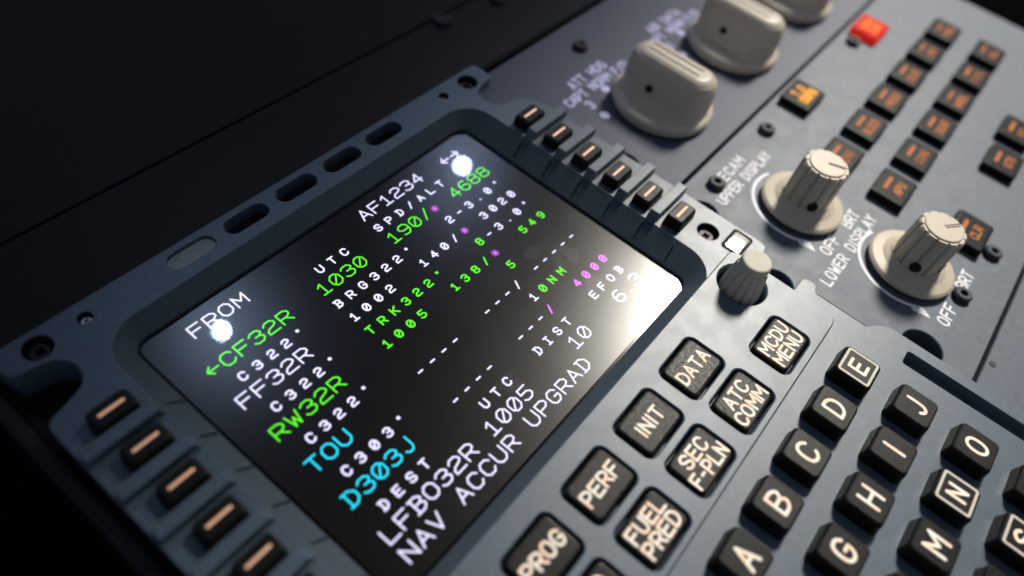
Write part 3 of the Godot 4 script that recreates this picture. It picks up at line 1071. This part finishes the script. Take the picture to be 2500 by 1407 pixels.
# the overhang that keeps the dome light off the upper part of the pedestal
func build_glareshield() -> void:
	var g := thing("glareshield", "black glareshield overhanging the instrument fascia with reading lamps below", "glareshield", Vector3(250, 405, -300))
	var off := -g.position / U
	var st := begin()
	plate(st, rounded([[-450, -700, 20], [950, -700, 20], [950, -142, 20], [-450, 146, 20]]), [], 440.0, 405.0, 6.0, 200.0)
	quad(st, Vector3(-450, 405, -700), Vector3(950, 405, -700), Vector3(950, 405, -142), Vector3(-450, 405, 146), Vector3.DOWN)
	part(g, "overhang", st, mats.lamp_housing, off)

# ------------------------------------------------------------------ lamps
func reflected(px: Vector3, dist: float) -> Vector3:
	# where a lamp stands whose mirror image is seen at a point of the glass (y = 0)
	var eye := Vector3(-79.868, -138.504, 57.908)
	return px + (px - eye).normalized() * dist

func spot_lamp(label: String, at: Vector3, energy: float, colour: Color) -> void:
	var o := thing("reading_lamp", label, "lamp", at, "reading lamps under the glareshield")
	var aim := (Vector3(20, 0, 0) - at).normalized()
	var turn := Basis.looking_at(aim, Vector3.UP) * Basis(Vector3.RIGHT, -PI / 2)
	var st := begin()
	loft(st, [circle(14, -30), circle(14, 0), circle(13, 0.6), circle(4.4, 0.6)], false, true)
	loft(st, [circle(13.2, -29), circle(13.2, -0.4), circle(4.4, -0.2), circle(4.4, 0.6)], false, false, true)
	var h := part(o, "housing", st, mats.lamp_housing)
	h.basis = turn
	st = begin()
	loft(st, [circle(1.5, -14), circle(3.0, -12.5), circle(3.2, -11), circle(3.0, -9.5), circle(1.5, -8)], true, true)
	var l := part(o, "bulb", st, mats.lamp_lens_cool)
	l.basis = turn
	var s := SpotLight3D.new()
	s.name = "lamp_light"
	s.light_energy = energy
	s.light_color = colour
	s.light_size = 0.01
	s.spot_range = 6.0
	s.spot_angle = 60.0
	s.spot_attenuation = 2.0
	s.shadow_enabled = true
	o.add_child(s, true)
	s.position = -aim * 11.0 * U
	s.basis = Basis.looking_at(aim, Vector3.UP)

func area_lamp(called: String, label: String, at: Vector3, target: Vector3, energy: float, colour: Color, size: Vector2, lens: Material) -> void:
	var o := thing(called, label, "light", at)
	var aim := (target - at).normalized()
	var right := Vector3(0, 0, -1)
	right = (right - aim * right.dot(aim)).normalized()
	var b := Basis(right, (-aim).cross(right).normalized(), -aim)
	var st := begin()
	var hx := size.x * 500.0
	var hy := size.y * 500.0
	loft(st, [rrect(hx + 14, hy + 14, 12, -40), rrect(hx + 14, hy + 14, 12, -3), rrect(hx + 2, hy + 2, 4, 0)], false, true)
	var f := part(o, "housing", st, mats.lamp_housing)
	f.basis = b * Basis(Vector3.RIGHT, -PI / 2)
	st = begin()
	loft(st, [rrect(hx, hy, 4, -3), rrect(hx, hy, 4, -1.5)], true)
	var d := part(o, "diffuser", st, lens)
	d.basis = f.basis
	var a := AreaLight3D.new()
	a.name = "light_source"
	a.area_size = size
	a.light_energy = energy
	a.light_color = colour
	a.shadow_enabled = true
	o.add_child(a, true)
	a.position = aim * 3.0 * U
	a.basis = b

func _ready() -> void:
	# camera --------------------------------------------------------------
	var cam := Camera3D.new()
	cam.name = "camera"
	add_child(cam)
	cam.transform = Transform3D(Basis(
		Vector3(0.62013648, 0.15972394, 0.76806185),
		Vector3(0.55567312, 0.60167241, -0.57377496),
		Vector3(-0.55376722, 0.78261011, 0.28436471)), Vector3(-79.868, 138.504, 57.908) * U)
	var lens := CameraAttributesPhysical.new()
	lens.frustum_focal_length = 31.244
	lens.frustum_focus_distance = 0.172
	lens.frustum_near = 0.01
	lens.frustum_far = 20.0
	lens.exposure_aperture = 7.2
	cam.attributes = lens
	cam.fov = 42.0212
	cam.near = 0.01
	cam.far = 20.0
	cam.current = true
	# environment: a dark flight deck, lit by lamps and an added background fill -------------------------
	var env := Environment.new()
	env.background_mode = Environment.BG_COLOR
	env.background_color = Color(0.16, 0.178, 0.222).linear_to_srgb()      # even added fill standing in for light from the dim room
	env.tonemap_mode = Environment.TONE_MAPPER_LINEAR
	env.tonemap_exposure = 1.0
	env.sdfgi_enabled = true
	env.ssao_enabled = true
	env.ssil_enabled = true
	var we := WorldEnvironment.new()
	we.name = "surroundings"
	we.environment = env
	add_child(we)
	chance.seed = 19
	define_glyphs()
	make_materials()
	# lamps ---------------------------------------------------------------
	area_lamp("dome_light", "warm rectangular dome light mirrored white in the corner of the display", reflected(Vector3(49.5, 0, 42.0), 1400.0), Vector3(40, 0, 30), 2.8, Color(1.0, 0.975, 0.93), Vector2(0.17, 0.25), mats.lamp_lens_warm)
	spot_lamp("small cool reading lamp mirrored as a white disc beside the word FROM", reflected(Vector3(-35.5, 0, -28.7), 450.0), 0.05, Color(0.74, 0.82, 1.0))
	spot_lamp("small cool reading lamp mirrored as a white disc above the green 4688", reflected(Vector3(40.3, 0, -27.6), 520.0), 0.05, Color(0.74, 0.80, 1.0))
	# setting, then the things ----------------------------------------------------
	build_surroundings()
	build_glareshield()
	build_panels()
	build_unit()
